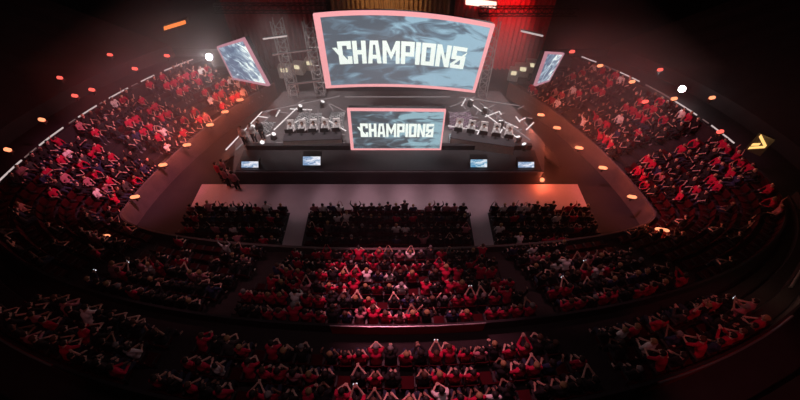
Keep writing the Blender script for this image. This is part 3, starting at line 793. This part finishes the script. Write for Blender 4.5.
# ---- people standing at the stage ends
for n, (px, py, sh) in enumerate([(223, 181, 'red'), (230, 187, 'pink'), (236, 186, 'white'), (229, 178, 'pink'), (239, 190, 'pink')], 1):
    p = atz(px, py, 0)
    make_person('stand', (sh, 'dark', 'skin1', 'trousers', 'longshirt'), p, random.uniform(-1, 1), '%s-shirted person standing by the left stage end, %s from left' % (sh, ordinal(n)), 'people standing at the stage')
for n, (px, py, sh) in enumerate([(247, 146, 'white'), (256, 143, 'white'), (264, 140, 'grey')], 1):
    make_person('stand', (sh, 'brown', 'skin1', 'trousers', 'longshirt'), atz(px, py, SZ), PI+random.uniform(-.5, .5), '%s-shirted person standing on stage above the leftmost small screen, %s from left' % (sh, ordinal(n)), 'people standing at the stage')
# ---- backstage: lattice towers, trusses, equipment, drapes
def lattice(name, A, B, w, m, label, group, bays):
    A, B = Vector(A), Vector(B); o = empty(name, A); d = B-A; L = d.length; dn = d.normalized()
    s1 = dn.cross(Vector((0, 0, 1))); s1 = s1.normalized() if s1.length > .1 else Vector((1, 0, 0)); s2 = s1.cross(dn)
    cs = [(s1*a+s2*b)*w/2 for a, b in ((-1, -1), (1, -1), (1, 1), (-1, 1))]
    for c in cs: a = MB(); a.tube([c, d+c], .035, 6); a.build('chord', M[m], o)
    a = MB()
    for i in range(bays):
        for k in range(4):
            p, q = cs[k], cs[(k+1) % 4]
            a.tube([dn*L*i/bays+p, dn*L*(i+1)/bays+q], .02, 5); a.tube([dn*L*i/bays+p, dn*L*i/bays+q], .02, 5)
    a.build('lacing', M[m], o)
    tag(o, label, 'truss', group)
lattice('truss_tower', (-8.6, 26.6, 0), (-8.6, 26.6, 7.2), .7, 'truss', 'lattice tower standing left behind the big screen, outer one', 'truss towers behind the stage', 10)
lattice('truss_tower', (-6.4, 26.6, 0), (-6.4, 26.6, 7.2), .7, 'truss', 'lattice tower just left behind the big screen, inner one', 'truss towers behind the stage', 10)
lattice('truss_tower', (6.6, 26.6, 0), (6.6, 26.6, 7.2), .7, 'truss', 'lattice tower standing right behind the big screen', 'truss towers behind the stage', 10)
lattice('roof_truss', (-12, 24.5, 9.6), (10.5, 24.5, 9.6), .5, 'black_metal', 'long dark truss carrying the big screen', 'overhead trusses', 30)
lattice('roof_truss', (-13, 27.5, 7.6), (-5.0, 27.5, 7.6), .5, 'black_metal', 'red-lit truss over the left side behind the big screen', 'overhead trusses', 12)
lattice('roof_truss', (5.6, 27.5, 7.4), (12.5, 27.5, 7.4), .5, 'black_metal', 'red-lit truss over the right side behind the big screen', 'overhead trusses', 12)
for n, (pa, pb, y) in enumerate([((263, 39), (287, 36), 26.0), ((272, 55), (312, 50), 26.2), ((288, 85), (320, 81), 25.0)], 1):
    A, B = aty(*pa, y), aty(*pb, y); o = empty('tube_light', A)
    a = MB(); a.tube([(0, 0, 0), B-A], .05, 6); a.build('tube', M['led_dim' if n > 1 else 'led'], o); a = MB(); a.tube([(0, .08, .05), B-A+Vector((0, .08, .05))], .05, 6); a.build('housing', M['black_metal'], o)
    tag(o, 'thin pale light tube left of the big screen, %s from the top' % ordinal(n), 'light tube', 'light tubes beside the screen')
A, B = aty(521, 31, 26), aty(543, 36, 26); o = empty('tube_light', A); a = MB(); a.tube([(0, 0, 0), B-A], .06, 6); a.build('tube', M['led'], o); a = MB(); a.tube([(0, .08, .05), B-A+Vector((0, .08, .05))], .05, 6); a.build('housing', M['black_metal'], o)
tag(o, 'slanted pink-white light tube right of the big screen', 'light tube', 'light tubes beside the screen')
M['warm_disp'] = glow('warm work light', (1, .85, .55), 1.0)
for n, (px, py, w) in enumerate([(287, 77, 1.2), (300, 74, 1.0), (312, 70, 1.0), (512, 80, .9), (520, 76, 1.3), (529, 72, .9)], 1):
    p = atz(px, py, 0); sd = 'left' if px < 400 else 'right'; k = n if n < 4 else n-3
    o = empty('equipment_case', p, random.uniform(-.3, .3))
    a = MB(); a.box((0, 0, .62), (w, .8, 1.1), 0, 0, 0, .05); cs_ = a.build('case', M['white_box'], o)
    a = MB(); a.box((0, -.42, .9), (w*.5, .03, .35)); a.build('panel', M['warm_disp'], cs_)
    for q in (-1, 1): a = MB(); a.tube([(q*w*.4, -.3, .07), (q*w*.4, .3, .07)], .07, 8); a.build('caster', M['black_metal'], o)
    tag(o, 'white equipment case with warm lit panel backstage, %s in the group %s of the screen' % (ordinal(k), sd), 'equipment case', 'equipment cases backstage')
def drape(x0, x1, y, z0, z1, m, label, nf, group='drapes behind the stage'):
    a = MB(); n = nf*6; c = [(x0+(x1-x0)*i/n, y+.18*math.sin(i*PI/3)) for i in range(n+1)]; c2 = [(x, yy+.04) for x, yy in c]
    strip(a, c, z0, c, z1); strip(a, c2, z1, c2, z0); strip(a, c, z1, c2, z1)
    o = empty('drape', (x0, y, z0)); a.build('cloth', M[m], o, True, loc=-o.location); b = MB(); b.tube([(x0, y, z1+.04), (x1, y, z1+.04)], .05, 6); b.build('rail', M['black_metal'], o, loc=-o.location)
    tag(o, label, 'drape', group)
drape(-5.8, 4.2, 33, 0, 7.6, 'brown_drape', 'amber-lit pleated drape behind the top of the big screen', 26)
drape(-15, -6.2, 33, 0, 7.6, 'red_drape', 'dark red drape behind the towers left of the big screen', 20)
M['lit_red'] = mat('scarlet drape', (.42, .02, .03), .9, .3, 5, bump=.3)  # brighter copy of the red drape, red glow put into its colour
drape(4.6, 13, 33, 0, 7.6, 'lit_red', 'red drape, red glow painted in, behind the right end of the big screen', 20)
# signs and floods
p = atz(542, 180, .25); o = empty('floor_lamp', Vector((p.x, p.y, 0))); a = MB(); a.box((0, 0, .06), (.34, .3, .12), 0, 0, 0, .02); a.build('base', M['black_metal'], o)
a = MB(); a.ball((0, 0, .27), .15); a.build('globe', M['orange'], o, True); tag(o, 'glowing orange-red lamp on the floor at the right stage end', 'lamp')
lamp_point(Vector((p.x, p.y-.3, .6)), (1, .16, .07), 60, .1)
def sign(quad_px, y, m, name, label, cat):
    P = [(aty(*quad_px[0], y), aty(*quad_px[3], y)), (aty(*quad_px[1], y), aty(*quad_px[2], y))]
    o, nr = make_screen(name, P, label, m, .04, None, cat, 2, None, 'black_metal')
sign([(164, 31), (187, 24), (186, 19), (163, 26)], 30, 'amber', 'lit_sign', 'blank tilted orange lit sign high above the left stand', 'sign')
M['sign_red'] = glow('red sign light', (1, .62, .5), 2.2)
sign([(465, 5), (497, 9), (497, 1), (465, -3)], 31.5, 'sign_red', 'lit_sign', 'bright pink-white lit bar above the right end of the big screen', 'sign')
def flood(p, label, r, power):
    o = empty('floodlight', p); to = (Vector((0, 0, H))-p).normalized()
    q = to.to_track_quat('Z', 'Y'); o.rotation_mode = 'QUATERNION'; o.rotation_quaternion = q
    a = MB(); a.tube([(0, 0, -.35), (0, 0, -.1), (0, 0, 0)], [r*.6, r*1.1, r*1.2], 16); hs_ = a.build('housing', M['black_metal'], o, True)
    a = MB(); a.tube([(0, 0, 0), (0, 0, .03)], [r, r*.97], 16); a.build('lens', M['hot'], hs_)
    a = MB(); a.bar((-r*1.3, 0, -.2), (-r*1.3, 0, -.9), .06, .06); a.bar((r*1.3, 0, -.2), (r*1.3, 0, -.9), .06, .06); a.bar((-r*1.3, 0, -.9), (r*1.3, 0, -.9), .06, .06); a.build('yoke', M['black_metal'], o)
    tag(o, label, 'floodlight', 'white floodlights')
    lamp_point(p+to*.5, (1, .95, .95), power, .3)
flood(aty(209, 57, 26.5), 'white floodlight glaring through haze beside the left side screen', .22, 200)
flood(aty(682, 89, 22.0), 'white floodlight above the right stand in the dark', .2, 60)
# yellow lit doorway on the right wall
p = atz(752, 153, 5.0); o = empty('doorway_light', p, -.9); M['yellow'] = glow('yellow lamp', (1, .55, .17), 1.4)
a = MB(); a.box((0, 0, .58), (.72, .08, 1.1)); a.build('back_panel', M['black_metal'], o)
for q0, q1 in (((-.35, .2), (.35, .75)), ((-.35, 1.3), (.35, .75)), ((-.35, .5), (0, .75))):
    a = MB(); a.bar((q0[0]*.75, -.08, q0[1]*.75), (q1[0]*.75, -.08, q1[1]*.75), .06, .14); a.build('light_tube', M['yellow'], o)
tag(o, 'yellow lit doorway light at the outer end of the right stand', 'light')
lamp_point(p+Vector((-.6, -.5, .9)), (1, .55, .2), 14)
# handrail lit at the far right edge
o = empty('handrail', atz(797, 290, 3.4)); A, B = atz(791, 287, 4.4)-o.location, atz(803, 268, 4.4)-o.location
a = MB(); a.tube([A, B], .05, 8); a.build('rail', M['steel'], o)
for t in (.05, .5, .95): a = MB(); q = A.lerp(B, t); a.tube([(q.x, q.y, -.1), q], .03, 6); a.build('post', M['steel'], o)
tag(o, 'short pale handrail lit warm at the right edge of the bowl', 'handrail')
lamp_point(atz(794, 280, 5.3), (1, .6, .4), 8)

# ------------------------------------------------------------------ light
def spot(loc, target, rgb, power, deg, blend=.5, size=.3):
    L = bpy.data.lights.new('spot', 'SPOT'); L.color = rgb; L.energy = power; L.spot_size = math.radians(deg); L.spot_blend = blend; L.shadow_soft_size = size
    o = bpy.data.objects.new('spot', L); COL.objects.link(o); o.location = loc
    o.rotation_euler = (Vector(target)-Vector(loc)).to_track_quat('-Z', 'Y').to_euler()
    return o
# stage wash
for x in (-7.5, 0, 6.2): spot((x, 19.5, 13.5), (x*.9, 23.2, 1.2), (1, .86, .87), 5800, 50, .6)
# pink wash over the open floor in front of the stage
for x, e in ((-9, 350), (-6.2, 900), (-3.6, 1500), (-1, 1900), (1.6, 1900), (4.2, 1300), (6.8, 700)): spot((x, 16.6, 15.5), (x, 16.5, 0), (1, .66, .77), e, 18.5, .7)
spot((10.2, 17, 13), (10.4, 16.3, 0), (1, .20, .08), 700, 30, .8)
spot((-11.2, 17.5, 13), (-11.3, 16.9, 0), (1, .40, .40), 1000, 24, .8)
# red washes over the crowd
spot((X0, 12.0, 16.8), (X0, 8.7, 2), (1, .28, .40), 9500, 28, .5)
spot((X0, 10.5, 16.8), (X0+2.0, 4.6, 4), (1, .28, .40), 5600, 36, .8)
spot((X0+9, 12.0, 16.8), (X0+8.5, 9.6, 2), (1, .34, .42), 1100, 32, .8)
spot((X0-9, 12.0, 16.8), (X0-8.5, 9.4, 2), (1, .36, .44), 900, 32, .8)
spot((-6, 16, 16.5), (-17.2, 17.6, 2), (1, .26, .42), 14500, 32, .8)
spot((-7, 20, 16), (-17.0, 22.8, 3), (1, .50, .52), 6000, 36, .7)
spot((5, 16, 16.5), (15.8, 17.0, 2), (1, .28, .42), 7000, 34, .8)
spot((6, 20, 16), (14.5, 21.8, 3), (1, .42, .44), 5200, 36, .7)
# dim overall wash on the near bowl
spot((X0, 4, 19.5), (X0, 6.0, 2), (1, .55, .63), 560, 95, 1.0, 1.0)
spot((6, 0, 19.5), (11.9, 4.8, 4.6), (1, .16, .18), 1500, 24, .7)  # added unseen red spot that lights the right rear parapet
spot((-7, 0, 19.5), (-13.5, 5.0, 4.6), (1, .2, .22), 350, 22, .8)
# added unseen spots that brighten the backstage towers
spot((-8, 22, 11), (-7.6, 26.8, 2.5), (1, .88, .86), 1700, 46, .6)
spot((7, 22, 11), (7.4, 27, 2.0), (1, .86, .84), 1200, 46, .6)
# drapes
spot((8, 29, 10), (8.2, 33, 5.5), (1, .06, .07), 5000, 60, .6)
spot((-1, 29, 10), (-1, 33, 6.0), (1, .6, .28), 1300, 70, .6)
spot((-10, 29, 10), (-10, 33, 6), (1, .12, .12), 260, 60, .6)
# haze hanging around the stage
hz = MB(); hz.box((-1.4, 24.6, 4.4), (35.4, 15.0, 8.8)); hz_m = bpy.data.materials.new('haze'); hz_m.use_nodes = True; nt = hz_m.node_tree; nt.nodes.clear()
o_ = nt.nodes.new('ShaderNodeOutputMaterial'); vs_ = nt.nodes.new('ShaderNodeVolumeScatter'); vs_.inputs['Density'].default_value = .022; vs_.inputs['Color'].default_value = (1, .95, .95, 1); vs_.inputs['Anisotropy'].default_value = .35
nt.links.new(vs_.outputs[0], o_.inputs['Volume'])
ho = hz.build('haze', hz_m); tag(ho, 'thin stage haze hanging over the stage and inner stands', 'haze', kind='stuff')
hz2 = MB(); hz2.box((X0, 8.4, 6.5), (44, 17.2, 12.6)); m2 = hz_m.copy(); m2.name = 'black lift haze'  # added volume, only there to lift the blacks of the near bowl
m2.node_tree.nodes['Volume Scatter'].inputs['Density'].default_value = .0010
tag(hz2.build('haze', m2), 'added haze that lifts the blacks over the floor seats and near bowl', 'haze', kind='stuff')
# world
w = bpy.data.worlds.new('World'); S.world = w; w.use_nodes = True
w.node_tree.nodes['Background'].inputs['Color'].default_value = (.85, .8, .85, 1); w.node_tree.nodes['Background'].inputs['Strength'].default_value = .0045
